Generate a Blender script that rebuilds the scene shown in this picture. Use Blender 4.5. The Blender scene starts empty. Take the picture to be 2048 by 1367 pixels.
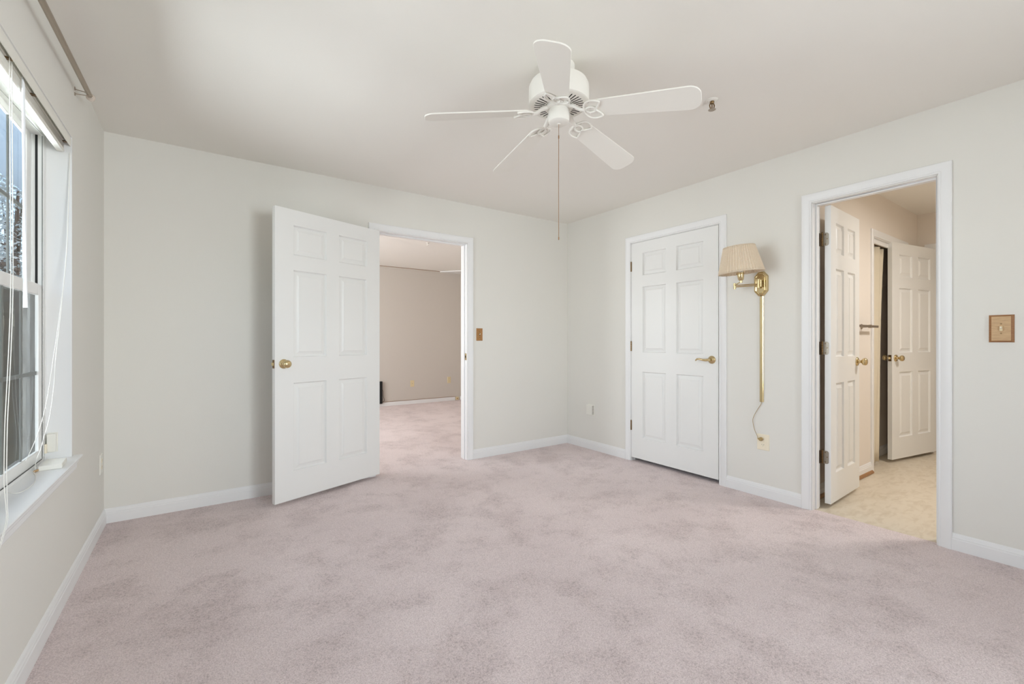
import bpy, bmesh, math, random
from mathutils import Vector, Matrix
random.seed(7)
S = bpy.context.scene
COL = S.collection
PI = math.pi
W, H = 3.858, 2.44            # room width (right wall x), ceiling height; back wall y = 0, left wall x = 0

# ------------------------------------------------------------------ camera
F_PX, YAW = 893.1, 0.6108
cam_d = bpy.data.cameras.new('camera')
cam = bpy.data.objects.new('camera', cam_d); COL.objects.link(cam)
cam.location = (0.4868, -3.7353, 1.1365)
cam.rotation_euler = (PI/2, 0, -YAW)
cam_d.sensor_width = 36.0
cam_d.lens = F_PX*36.0/2048.0
cam_d.shift_y = -2.4/2048.0
cam_d.clip_start = 0.02
S.camera = cam

# ------------------------------------------------------------------ world, lights, exposure
S.view_settings.view_transform = 'Standard'
S.view_settings.look = 'None'
S.view_settings.gamma = 1.0
S.view_settings.use_curve_mapping = False
S.view_settings.exposure = 1.11
wd = bpy.data.worlds.new('sky'); S.world = wd; wd.use_nodes = True
wn = wd.node_tree.nodes; wl = wd.node_tree.links; wn.clear()
sky = wn.new('ShaderNodeTexSky'); sky.sky_type = 'NISHITA'; sky.sun_disc = False
sky.sun_elevation = math.radians(48); sky.sun_rotation = math.radians(120); sky.air_density = 1.0; sky.dust_density = 2.0
bg = wn.new('ShaderNodeBackground'); bg.inputs['Strength'].default_value = 0.20
wo = wn.new('ShaderNodeOutputWorld')
wl.new(sky.outputs['Color'], bg.inputs['Color']); wl.new(bg.outputs['Background'], wo.inputs['Surface'])
try:
    S.cycles.diffuse_bounces = 8; S.cycles.max_bounces = 16; S.cycles.transparent_max_bounces = 24
    S.cycles.sample_clamp_indirect = 4.0
except Exception:
    pass

def area(name, loc, rot, sx, sy, power, color):
    d = bpy.data.lights.new(name, 'AREA'); d.shape = 'RECTANGLE'; d.size = sx; d.size_y = sy
    d.energy = power; d.color = color
    o = bpy.data.objects.new(name, d); COL.objects.link(o); o.location = loc; o.rotation_euler = rot
    return o
# area lamps for the daylight at each window; the front one is added fill
area('daylight_bedroom_window', (-1.60, -0.80, 1.15), (0, -PI/2, 0), 2.0, 3.0, 118, (0.88, 0.95, 1.0))
area('fill_front_window', (2.9, -6.3, 1.40), (PI/2, 0, math.radians(25)), 2.2, 1.7, 172, (0.90, 0.96, 1.0))  # fill lamp added behind the viewer to even out the room
area('daylight_next_room_window', (-0.40, 2.0, 1.30), (0, -PI/2, 0), 1.4, 1.9, 86, (0.97, 0.985, 1.0))

# ------------------------------------------------------------------ materials
def lin(c):
    return tuple(((v/255)/12.92 if v/255 <= .04045 else ((v/255+.055)/1.055)**2.4) for v in c) + (1.0,)
def mat(name, rgb, rough=.6, metal=0.0, spec=None, noise=None, bump=None, trans=None):
    """rgb in sRGB 0-255.  noise=(scale, amount) mottles the colour, bump=(scale, strength, distance)."""
    m = bpy.data.materials.new(name); m.use_nodes = True
    nt = m.node_tree; b = nt.nodes['Principled BSDF']
    b.inputs['Base Color'].default_value = lin(rgb); b.inputs['Roughness'].default_value = rough
    b.inputs['Metallic'].default_value = metal
    if spec is not None: b.inputs['Specular IOR Level'].default_value = spec
    tc = nt.nodes.new('ShaderNodeTexCoord')
    if noise:
        n = nt.nodes.new('ShaderNodeTexNoise'); n.inputs['Scale'].default_value = noise[0]; n.inputs['Detail'].default_value = 4
        r = nt.nodes.new('ShaderNodeMix'); r.data_type = 'RGBA'
        c = lin(rgb); k = noise[1]
        r.inputs['A'].default_value = tuple(max(0, v*(1-k)) for v in c[:3])+(1,)
        r.inputs['B'].default_value = tuple(min(1, v*(1+k)) for v in c[:3])+(1,)
        nt.links.new(tc.outputs['Object'], n.inputs['Vector']); nt.links.new(n.outputs['Fac'], r.inputs['Factor'])
        nt.links.new(r.outputs['Result'], b.inputs['Base Color'])
    if bump:
        n = nt.nodes.new('ShaderNodeTexNoise'); n.inputs['Scale'].default_value = bump[0]; n.inputs['Detail'].default_value = 3
        u = nt.nodes.new('ShaderNodeBump'); u.inputs['Strength'].default_value = bump[1]; u.inputs['Distance'].default_value = bump[2]
        nt.links.new(tc.outputs['Object'], n.inputs['Vector']); nt.links.new(n.outputs['Fac'], u.inputs['Height'])
        nt.links.new(u.outputs['Normal'], b.inputs['Normal'])
    return m
M = {}
M['wall'] = mat('wall_paint', (228, 226, 220), .75, spec=.25, noise=(2.0, .012), bump=(180, .12, .002))
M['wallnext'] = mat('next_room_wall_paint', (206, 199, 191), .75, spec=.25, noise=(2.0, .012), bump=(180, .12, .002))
M['wallbath'] = mat('bathroom_wall_paint', (230, 222, 213), .7, spec=.25, noise=(2.0, .012), bump=(180, .12, .002))
M['ceil'] = mat('ceiling_paint', (237, 234, 228), .85, spec=.2, noise=(1.5, .012), bump=(140, .12, .002))
M['trim'] = mat('trim_gloss_paint', (235, 235, 235), .38, spec=.4, noise=(4, .006))
M['sill'] = mat('sill_gloss_paint', (240, 241, 242), .3, spec=.45, noise=(9, .01))
M['vinyl'] = mat('window_vinyl', (238, 238, 236), .4, noise=(5, .01))
M['grille'] = mat('grey_window_grille', (112, 114, 110), .5, noise=(20, .03))
M['plastic'] = mat('white_plastic', (236, 234, 226), .4, noise=(8, .01))
M['cream'] = mat('cream_plastic', (240, 230, 208), .42, noise=(20, .01))
M['almond'] = mat('almond_plastic', (222, 205, 165), .45, noise=(20, .02))
M['fan'] = mat('fan_white_enamel', (236, 233, 226), .38, noise=(6, .008))
M['dark'] = mat('dark_recess', (40, 36, 32), .9, noise=(20, .05))
M['brass'] = mat('polished_brass', (208, 188, 146), .22, metal=1.0, noise=(14, .06))
M['abrass'] = mat('antique_brass', (128, 104, 74), .38, metal=1.0, noise=(60, .12))
M['pewter'] = mat('pewter_metal', (158, 150, 138), .4, metal=1.0, noise=(90, .12), bump=(120, .1, .001))
M['nickel'] = mat('brushed_nickel', (176, 164, 150), .38, metal=1.0, noise=(60, .05))
M['chainm'] = mat('chain_brass', (150, 112, 74), .4, metal=.6, noise=(80, .1))
M['black'] = mat('black_plastic', (20, 20, 21), .5, noise=(30, .05))
M['cord'] = mat('white_cord', (238, 236, 230), .7, noise=(60, .03))
M['goldcord'] = mat('gold_lamp_cord', (172, 146, 96), .5, noise=(60, .06))
M['clear'] = mat('acrylic_wand', (240, 242, 246), .15, noise=(40, .01))
M['crystal'] = mat('frosted_crystal', (214, 202, 190), .12, spec=.7, noise=(90, .1))
M['curtain'] = mat('curtain_cloth', (214, 204, 184), .85, noise=(30, .03), bump=(300, .2, .001))
M['shoe'] = mat('brown_shoe_moulding', (158, 116, 74), .45, noise=(25, .12))
M['asphalt'] = mat('asphalt', (120, 118, 114), .9, noise=(30, .12))
M['soffit'] = mat('painted_soffit', (98, 110, 126), .6, noise=(10, .08))
M['siding'] = mat('house_siding', (176, 172, 162), .7, noise=(6, .06))
M['bark'] = mat('tree_bark', (92, 76, 62), .9, noise=(14, .25), bump=(30, .6, .02))

def stain(name, light, darkc, rough, scale):
    m = bpy.data.materials.new(name); m.use_nodes = True; nt = m.node_tree; b = nt.nodes['Principled BSDF']
    tc = nt.nodes.new('ShaderNodeTexCoord'); mp = nt.nodes.new('ShaderNodeMapping'); mp.inputs['Scale'].default_value = scale
    n = nt.nodes.new('ShaderNodeTexNoise'); n.inputs['Scale'].default_value = 12; n.inputs['Detail'].default_value = 6
    r = nt.nodes.new('ShaderNodeValToRGB'); r.color_ramp.elements[0].color = lin(darkc); r.color_ramp.elements[1].color = lin(light)
    r.color_ramp.elements[0].position = .3; r.color_ramp.elements[1].position = .7
    nt.links.new(tc.outputs['Object'], mp.inputs['Vector']); nt.links.new(mp.outputs['Vector'], n.inputs['Vector'])
    nt.links.new(n.outputs['Fac'], r.inputs['Fac']); nt.links.new(r.outputs['Color'], b.inputs['Base Color'])
    b.inputs['Roughness'].default_value = rough
    return m
M['woodplate'] = stain('light_wood_plate', (206, 172, 128), (182, 146, 104), .45, (2, 2, 14))
M['woodedge'] = stain('dark_wood_edge', (166, 118, 72), (138, 92, 54), .45, (2, 2, 14))
M['copperplate'] = stain('brown_metal_plate', (182, 134, 78), (150, 104, 58), .35, (20, 20, 20))

def door_paint():
    m = bpy.data.materials.new('door_paint_embossed'); m.use_nodes = True; nt = m.node_tree; b = nt.nodes['Principled BSDF']
    b.inputs['Base Color'].default_value = lin((233, 233, 231)); b.inputs['Roughness'].default_value = .42
    tc = nt.nodes.new('ShaderNodeTexCoord'); mp = nt.nodes.new('ShaderNodeMapping'); mp.inputs['Scale'].default_value = (60, 60, 3)
    n = nt.nodes.new('ShaderNodeTexNoise'); n.inputs['Scale'].default_value = 3; n.inputs['Detail'].default_value = 5
    u = nt.nodes.new('ShaderNodeBump'); u.inputs['Strength'].default_value = .16; u.inputs['Distance'].default_value = .001
    nt.links.new(tc.outputs['Object'], mp.inputs['Vector']); nt.links.new(mp.outputs['Vector'], n.inputs['Vector'])
    nt.links.new(n.outputs['Fac'], u.inputs['Height']); nt.links.new(u.outputs['Normal'], b.inputs['Normal'])
    return m
M['door'] = door_paint()

def carpet():
    m = bpy.data.materials.new('mauve_carpet'); m.use_nodes = True; nt = m.node_tree; b = nt.nodes['Principled BSDF']
    b.inputs['Roughness'].default_value = 1.0; b.inputs['Specular IOR Level'].default_value = .05
    L = nt.links.new; N = nt.nodes.new
    tc = N('ShaderNodeTexCoord')
    def noise(sc, det, rough=.5):
        n = N('ShaderNodeTexNoise'); n.inputs['Scale'].default_value = sc; n.inputs['Detail'].default_value = det
        n.inputs['Roughness'].default_value = rough; L(tc.outputs['Object'], n.inputs['Vector']); return n
    tuft = noise(210, 4, .7); mid = noise(5, 6, .62); big = noise(1.3, 3, .5); speck = noise(95, 2, .6)
    def ramp(src, p0, p1, c0, c1):
        r = N('ShaderNodeValToRGB'); r.color_ramp.elements[0].position = p0; r.color_ramp.elements[1].position = p1
        r.color_ramp.elements[0].color = c0; r.color_ramp.elements[1].color = c1; L(src, r.inputs['Fac']); return r
    def mul(a, c, fac=1.0):
        m_ = N('ShaderNodeMix'); m_.data_type = 'RGBA'; m_.blend_type = 'MULTIPLY'; m_.inputs['Factor'].default_value = 1
        L(a, m_.inputs['A']); L(c, m_.inputs['B']); return m_
    r1 = ramp(tuft.outputs['Fac'], .32, .60, lin((206, 187, 186)), lin((251, 236, 235)))      # single tufts
    r2 = ramp(mid.outputs['Fac'], .34, .52, (.885, .87, .865, 1), (1, 1, 1, 1))                 # brushed patches in the pile
    r3 = ramp(big.outputs['Fac'], .38, .60, (.93, .92, .92, 1), (1, 1, 1, 1))
    r4 = ramp(speck.outputs['Fac'], .36, .50, (.78, .76, .76, 1), (1, 1, 1, 1))                # rough flecks, only inside the patches
    pm = ramp(mid.outputs['Fac'], .36, .58, (1, 1, 1, 1), (.12, .12, .12, 1))
    fl = N('ShaderNodeMix'); fl.data_type = 'RGBA'; fl.inputs['A'].default_value = (1, 1, 1, 1); L(pm.outputs['Color'], fl.inputs['Factor']); L(r4.outputs['Color'], fl.inputs['B'])
    c_ = mul(mul(mul(r1.outputs['Color'], r2.outputs['Color']).outputs['Result'], r3.outputs['Color']).outputs['Result'], fl.outputs['Result'])
    L(c_.outputs['Result'], b.inputs['Base Color'])
    u = N('ShaderNodeBump'); u.inputs['Strength'].default_value = .8; u.inputs['Distance'].default_value = .006
    L(tuft.outputs['Fac'], u.inputs['Height'])
    u2 = N('ShaderNodeBump'); u2.inputs['Strength'].default_value = .5; u2.inputs['Distance'].default_value = .008
    L(speck.outputs['Fac'], u2.inputs['Height']); L(u.outputs['Normal'], u2.inputs['Normal']); L(u2.outputs['Normal'], b.inputs['Normal'])
    b.inputs['Sheen Weight'].default_value = .25; b.inputs['Sheen Roughness'].default_value = .6
    return m
M['carpet'] = carpet()

def vinyl_floor():
    m = bpy.data.materials.new('beige_vinyl_floor'); m.use_nodes = True; nt = m.node_tree; b = nt.nodes['Principled BSDF']
    L = nt.links.new; N = nt.nodes.new
    tc = N('ShaderNodeTexCoord'); mp = N('ShaderNodeMapping'); mp.inputs['Scale'].default_value = (2, 5, 1)
    n = N('ShaderNodeTexNoise'); n.inputs['Scale'].default_value = 5; n.inputs['Detail'].default_value = 7; n.inputs['Distortion'].default_value = .8
    r = N('ShaderNodeValToRGB'); r.color_ramp.elements[0].position = .34; r.color_ramp.elements[1].position = .55
    r.color_ramp.elements[0].color = lin((208, 195, 174)); r.color_ramp.elements[1].color = lin((221, 210, 192))
    L(tc.outputs['Object'], mp.inputs['Vector']); L(mp.outputs['Vector'], n.inputs['Vector']); L(n.outputs['Fac'], r.inputs['Fac'])
    L(r.outputs['Color'], b.inputs['Base Color']); b.inputs['Roughness'].default_value = .4
    return m
M['vinylfloor'] = vinyl_floor()

def glass():
    m = bpy.data.materials.new('window_glass'); m.use_nodes = True; nt = m.node_tree; nt.nodes.clear(); N = nt.nodes.new
    o = N('ShaderNodeOutputMaterial'); t = N('ShaderNodeBsdfTransparent'); g = N('ShaderNodeBsdfGlossy'); x = N('ShaderNodeMixShader')
    t.inputs['Color'].default_value = (.93, .95, .95, 1); g.inputs['Roughness'].default_value = .02
    lw = N('ShaderNodeLayerWeight'); lw.inputs['Blend'].default_value = .5
    pw = N('ShaderNodeMath'); pw.operation = 'POWER'; pw.inputs[1].default_value = 5.0
    ml = N('ShaderNodeMath'); ml.operation = 'MULTIPLY_ADD'; ml.inputs[1].default_value = .36; ml.inputs[2].default_value = .03
    nt.links.new(lw.outputs['Facing'], pw.inputs[0]); nt.links.new(pw.outputs[0], ml.inputs[0]); nt.links.new(ml.outputs[0], x.inputs['Fac']); nt.links.new(t.outputs[0], x.inputs[1]); nt.links.new(g.outputs[0], x.inputs[2])
    nt.links.new(x.outputs[0], o.inputs['Surface']); return m
M['glass'] = glass()
def screen():
    m = bpy.data.materials.new('insect_screen_mesh'); m.use_nodes = True; nt = m.node_tree; nt.nodes.clear(); N = nt.nodes.new
    o = N('ShaderNodeOutputMaterial'); t = N('ShaderNodeBsdfTransparent'); g = N('ShaderNodeBsdfDiffuse'); x = N('ShaderNodeMixShader')
    g.inputs['Color'].default_value = lin((98, 95, 89)); x.inputs['Fac'].default_value = .55
    tc = N('ShaderNodeTexCoord'); n = N('ShaderNodeTexNoise'); n.inputs['Scale'].default_value = 14
    mp = N('ShaderNodeMapRange'); mp.inputs['To Min'].default_value = .30; mp.inputs['To Max'].default_value = .44
    # woven wires close up the holes at a slant: more opaque away from straight through
    lw = N('ShaderNodeLayerWeight'); lw.inputs['Blend'].default_value = .5
    ad = N('ShaderNodeMath'); ad.operation = 'MULTIPLY_ADD'; ad.inputs[1].default_value = .66; ad.use_clamp = True
    nt.links.new(tc.outputs['Object'], n.inputs['Vector']); nt.links.new(n.outputs['Fac'], mp.inputs['Value'])
    nt.links.new(lw.outputs['Facing'], ad.inputs[0]); nt.links.new(mp.outputs['Result'], ad.inputs[2]); nt.links.new(ad.outputs[0], x.inputs['Fac'])
    nt.links.new(t.outputs[0], x.inputs[1]); nt.links.new(g.outputs[0], x.inputs[2]); nt.links.new(x.outputs[0], o.inputs['Surface']); return m
M['screen'] = screen()
def cloth_shade():
    m = bpy.data.materials.new('pleated_shade_cloth'); m.use_nodes = True; nt = m.node_tree; nt.nodes.clear(); N = nt.nodes.new
    o = N('ShaderNodeOutputMaterial'); d = N('ShaderNodeBsdfDiffuse'); t = N('ShaderNodeBsdfTranslucent'); x = N('ShaderNodeMixShader')
    tc = N('ShaderNodeTexCoord'); n = N('ShaderNodeTexNoise'); n.inputs['Scale'].default_value = 90; n.inputs['Detail'].default_value = 4
    r = N('ShaderNodeValToRGB'); r.color_ramp.elements[0].color = lin((236, 222, 200)); r.color_ramp.elements[1].color = lin((250, 240, 224))
    nt.links.new(tc.outputs['Object'], n.inputs['Vector']); nt.links.new(n.outputs['Fac'], r.inputs['Fac'])
    nt.links.new(r.outputs['Color'], d.inputs['Color']); nt.links.new(r.outputs['Color'], t.inputs['Color']); x.inputs['Fac'].default_value = .3
    nt.links.new(d.outputs[0], x.inputs[1]); nt.links.new(t.outputs[0], x.inputs[2]); nt.links.new(x.outputs[0], o.inputs['Surface']); return m
M['shade'] = cloth_shade()
def leafmat(name, a, b_):
    m = bpy.data.materials.new(name); m.use_nodes = True; nt = m.node_tree; nt.nodes.clear(); N = nt.nodes.new
    o = N('ShaderNodeOutputMaterial'); d = N('ShaderNodeBsdfDiffuse'); t = N('ShaderNodeBsdfTranslucent'); x = N('ShaderNodeMixShader')
    tc = N('ShaderNodeTexCoord'); n = N('ShaderNodeTexNoise'); n.inputs['Scale'].default_value = 3
    r = N('ShaderNodeValToRGB'); r.color_ramp.elements[0].color = lin(a); r.color_ramp.elements[1].color = lin(b_)
    nt.links.new(tc.outputs['Object'], n.inputs['Vector']); nt.links.new(n.outputs['Fac'], r.inputs['Fac'])
    nt.links.new(r.outputs['Color'], d.inputs['Color']); nt.links.new(r.outputs['Color'], t.inputs['Color']); x.inputs['Fac'].default_value = .35
    nt.links.new(d.outputs[0], x.inputs[1]); nt.links.new(t.outputs[0], x.inputs[2]); nt.links.new(x.outputs[0], o.inputs['Surface']); return m
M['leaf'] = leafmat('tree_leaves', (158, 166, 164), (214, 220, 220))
M['bushleaf'] = leafmat('bush_leaves', (66, 72, 56), (104, 106, 84))
M['grass'] = mat('lawn_grass', (122, 124, 86), .9, noise=(5, .3), bump=(60, .6, .02))

# ------------------------------------------------------------------ mesh helpers
class MB:
    """Collects shapes; build() links them as ONE mesh object."""
    def __init__(s, fn=None): s.v = []; s.f = []; s.fn = fn
    def add(s, vs, fs):
        o = len(s.v); s.v += [Vector(v) for v in vs]; s.f += [tuple(i+o for i in f) for f in fs]; return s
    def box(s, x0, x1, y0, y1, z0, z1):
        return s.add([(x, y, z) for z in (z0, z1) for y in (y0, y1) for x in (x0, x1)],
                     [(0, 2, 3, 1), (4, 5, 7, 6), (0, 1, 5, 4), (2, 6, 7, 3), (0, 4, 6, 2), (1, 3, 7, 5)])
    def hull(s, bottom, top):
        n = len(bottom); vs = list(bottom)+list(top)
        fs = [tuple(range(n))[::-1], tuple(range(n, 2*n))]+[(i, (i+1) % n, n+(i+1) % n, n+i) for i in range(n)]
        return s.add(vs, fs)
    def tube(s, path, r, n=10, closed=False, sx=1.0):
        P = [Vector(p) for p in path]; k = len(P)
        rr = r if isinstance(r, (list, tuple)) else [r]*k
        rings = []; prev = None
        for i in range(k):
            if closed: t = (P[(i+1) % k]-P[i-1])
            else: t = P[min(i+1, k-1)]-P[max(i-1, 0)]
            t = t.normalized()
            if prev is None:
                a = Vector((0, 0, 1)) if abs(t.z) < .9 else Vector((1, 0, 0))
                u = t.cross(a).normalized()
            else:
                u = (prev-t*prev.dot(t)).normalized()
            prev = u; w = t.cross(u)
            rings.append([P[i]+(u*math.cos(2*PI*j/n)*sx+w*math.sin(2*PI*j/n))*rr[i] for j in range(n)])
        vs = [v for R_ in rings for v in R_]; fs = []
        for i in range(k if closed else k-1):
            a = i*n; b = ((i+1) % k)*n
            for j in range(n): fs.append((a+j, a+(j+1) % n, b+(j+1) % n, b+j))
        if not closed:
            fs.append(tuple(range(n))[::-1]); fs.append(tuple((k-1)*n+j for j in range(n)))
        return s.add(vs, fs)
    def lathe(s, prof, org, axis=(0, 0, 1), n=32, ripple=None):
        """prof: list of (radius, height along axis)"""
        ax = Vector(axis).normalized(); a = Vector((1, 0, 0)) if abs(ax.x) < .9 else Vector((0, 1, 0))
        u = ax.cross(a).normalized(); w = ax.cross(u); org = Vector(org); vs = []; fs = []
        for r, h in prof:
            for j in range(n):
                th = 2*PI*j/n; q = r*(1+(ripple(th) if ripple else 0))
                vs.append(org+ax*h+(u*math.cos(th)+w*math.sin(th))*max(q, 1e-5))
        for i in range(len(prof)-1):
            for j in range(n): fs.append((i*n+j, i*n+(j+1) % n, (i+1)*n+(j+1) % n, (i+1)*n+j))
        if prof[0][0] < 1e-4 or prof[-1][0] < 1e-4: pass
        return s.add(vs, fs)
    def disc_caps(s, prof, org, axis, n=32): return s.lathe([(0, prof[0][1])]+prof+[(0, prof[-1][1])], org, axis, n)
    def build(s, name, m, parent=None, bevel=None, smooth=38, solid=None, kind=None):
        me = bpy.data.meshes.new(name)
        vs = [s.fn(v) for v in s.v] if s.fn else s.v
        me.from_pydata([tuple(v) for v in vs], [], s.f); me.update()
        b = bmesh.new(); b.from_mesh(me); bmesh.ops.remove_doubles(b, verts=b.verts, dist=1e-6)
        bmesh.ops.recalc_face_normals(b, faces=b.faces); b.to_mesh(me); b.free()
        if smooth:
            for p in me.polygons: p.use_smooth = True
            try: me.set_sharp_from_angle(angle=math.radians(smooth))
            except Exception: pass
        me.materials.append(M[m] if isinstance(m, str) else m)
        o = bpy.data.objects.new(name, me); COL.objects.link(o)
        # origin at the lower middle of the shape
        if me.vertices:
            co = [v.co for v in me.vertices]
            c = Vector(((min(p.x for p in co)+max(p.x for p in co))/2, (min(p.y for p in co)+max(p.y for p in co))/2, min(p.z for p in co)))
            me.transform(Matrix.Translation(-c)); o.location = c
        if parent is not None:
            o.parent = parent; o.matrix_parent_inverse = Matrix.Translation(-wloc(parent))
        if solid:
            md = o.modifiers.new('solid', 'SOLIDIFY'); md.thickness = solid; md.offset = 0
        if bevel:
            md = o.modifiers.new('bevel', 'BEVEL'); md.width = bevel; md.segments = 2; md.limit_method = 'ANGLE'; md.angle_limit = math.radians(40)
        if kind: o['kind'] = kind
        return o
def wloc(o):
    return Vector(o['wl']) if 'wl' in o else (o.location.copy() if o.parent is None else o.location.copy())
def thing(name, loc, label, cat, group=None, kind=None):
    o = bpy.data.objects.new(name, None); COL.objects.link(o); o.location = loc; o.empty_display_size = .1
    return tag(o, label, cat, group, kind)
def tag(o, label, cat, group=None, kind=None):
    o['label'] = label; o['category'] = cat
    if group: o['group'] = group
    if kind: o['kind'] = kind
    return o
def struct(o, label, cat): return tag(o, label, cat, None, 'structure')
def frame_fn(org, xa, ya):
    """local (x, y, z) -> world: along xa, out along ya, up"""
    org = Vector(org); xa = Vector(xa); ya = Vector(ya); za = Vector((0, 0, 1))
    return lambda v: org+xa*v.x+ya*v.y+za*v.z

# ------------------------------------------------------------------ walls with openings
def wall(name, axis, pos, thick, a0, a1, z0, z1, openings, m, label):
    """axis 'x': wall runs along x at y=pos..pos+thick; axis 'y': runs along y at x=pos..pos+thick; openings (b0,b1,c0,c1)"""
    mb = MB(); xs = sorted({a0, a1, *[o for q in openings for o in q[:2]]}); zs = sorted({z0, z1, *[o for q in openings for o in q[2:]]})
    na, nz = len(xs)-1, len(zs)-1
    def hole(i, k):
        if i < 0 or k < 0 or i >= na or k >= nz: return True
        ca, cz = (xs[i]+xs[i+1])/2, (zs[k]+zs[k+1])/2
        return any(q[0] < ca < q[1] and q[2] < cz < q[3] for q in openings)
    p0, p1 = pos, pos+thick
    def P(a, d, z): return (a, d, z) if axis == 'x' else (d, a, z)
    def quad(*c): mb.add(c, [(0, 1, 2, 3)])
    for i in range(na):
        for k in range(nz):
            if hole(i, k): continue
            A, B, C, D = xs[i], xs[i+1], zs[k], zs[k+1]
            quad(P(A, p0, C), P(B, p0, C), P(B, p0, D), P(A, p0, D)); quad(P(A, p1, C), P(B, p1, C), P(B, p1, D), P(A, p1, D))
            if hole(i-1, k): quad(P(A, p0, C), P(A, p1, C), P(A, p1, D), P(A, p0, D))
            if hole(i+1, k): quad(P(B, p0, C), P(B, p1, C), P(B, p1, D), P(B, p0, D))
            if hole(i, k-1): quad(P(A, p0, C), P(B, p0, C), P(B, p1, C), P(A, p1, C))
            if hole(i, k+1): quad(P(A, p0, D), P(B, p0, D), P(B, p1, D), P(A, p1, D))
    o = mb.build(name, m, smooth=None); return struct(o, label, 'wall')

YF = -5.2       # wall behind the camera
YN = 3.906      # far wall of the next room
BY = -2.348     # bathroom left wall
BX = 6.60       # bathroom far wall
DJ = (1.702, 2.578)     # bedroom doorway jamb faces (x)
CJ = (-0.903, -1.781)   # closet doorway (y)
TJ = (-2.436, -3.055)   # bathroom doorway (y)
HD = 2.060              # head jamb height
WZ = (0.575, 2.085)     # window recess sill / head
WY = (-0.851, -2.93)    # window recess
wall('wall_back', 'x', 0, .115, -.16, W+.115, 0, H, [(DJ[0], DJ[1], 0, HD)], 'wall', 'plain off-white back wall with the wide doorway into the next room')
wall('wall_left', 'y', -.16, .16, YF, YN+.115, 0, H, [(WY[1], WY[0], *WZ), (1.0, 3.0, *WZ)], 'wall', 'off-white window wall along the left side')
wall('wall_right', 'y', W, .115, YF, .0, 0, H, [(CJ[1], CJ[0], 0, HD), (TJ[1], TJ[0], 0, HD)], 'wall', 'off-white right wall with the closed door and the bathroom doorway')
wall('wall_front', 'x', YF-.16, .16, -.16, W+.115, 0, H, [(.95, 2.95, *WZ)], 'wall', 'off-white wall behind the viewer with an added opening for fill light')  # window opening here is added to admit the fill lamp
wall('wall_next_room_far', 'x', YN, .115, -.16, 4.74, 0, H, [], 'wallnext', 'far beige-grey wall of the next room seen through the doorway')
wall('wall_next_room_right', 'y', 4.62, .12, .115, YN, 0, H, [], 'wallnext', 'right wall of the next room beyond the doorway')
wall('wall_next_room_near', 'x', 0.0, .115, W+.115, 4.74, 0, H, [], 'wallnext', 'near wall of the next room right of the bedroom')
wall('wall_bathroom_left', 'x', BY, .1, W+.115, BX+.1, 0, H, [(5.305, 6.18, 0, 2.045)], 'wallbath', 'warm white bathroom wall with the towel bar and the closet opening')
wall('wall_bathroom_far', 'y', BX, .1, -5.2, BY, 0, H, [(-3.29, -2.468, 0, HD)], 'wallbath', 'far bathroom wall above the far open door')
wall('wall_bathroom_right', 'x', -5.3, .1, W+.115, BX+.1, 0, H, [], 'wallbath', 'right bathroom wall hidden beside the doorway')
# dark storage spaces behind the closed door and behind the bathroom curtain, hall behind the far bathroom door
wall('wall_closet_back', 'y', 4.75, .08, -2.248, .0, 0, H, [], 'wall', 'back wall inside the closed bedroom closet')
wall('wall_linen_back', 'x', -2.20, .08, 5.0, 6.7, 0, H, [], 'wallbath', 'back wall inside the bathroom closet')
wall('wall_linen_left', 'y', 4.92, .08, BY+.1, -1.47, 0, H, [], 'wallbath', 'left wall inside the bathroom closet')
wall('wall_linen_right', 'y', 6.7, .08, BY, -1.47, 0, H, [], 'wallbath', 'right wall inside the bathroom closet')
wall('wall_hall_back', 'y', 7.5, .08, -3.6, BY, 0, H, [], 'wallbath', 'wall of the hall behind the far bathroom door')
wall('wall_hall_side', 'x', -3.68, .08, BX+.1, 7.58, 0, H, [], 'wallbath', 'side wall of the hall behind the far bathroom door')
wall('wall_hall_near', 'x', BY, .08, 6.78, 7.58, 0, H, [], 'wallbath', 'near wall of the hall behind the far bathroom door')

def slab(name, x0, x1, y0, y1, z0, z1, m, label, cat):
    return struct(MB().box(x0, x1, y0, y1, z0, z1).build(name, m, smooth=None), label, cat)
mb = MB()
mb.box(-.16, W+.03, YF-.16, .115, -.12, 0); mb.box(-.16, 4.74, .115, YN+.115, -.12, 0); mb.box(W+.03, 4.83, BY+.1, .115, -.12, 0)
struct(mb.build('floor', 'carpet', smooth=None), 'mauve-grey cut pile carpet running through into the next room', 'carpet')
slab('floor', W+.03, 7.6, -5.3, BY+.1, -.12, -.002, 'vinylfloor', 'beige marbled vinyl floor of the bathroom', 'floor')
slab('floor', 4.83, 7.6, BY+.1, -1.4, -.12, -.002, 'vinylfloor', 'vinyl floor inside the bathroom closet', 'floor')
slab('ceiling', -.16, 7.6, YF-.16, YN+.115, H, H+.12, 'ceil', 'smooth off-white ceiling', 'ceiling')

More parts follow.
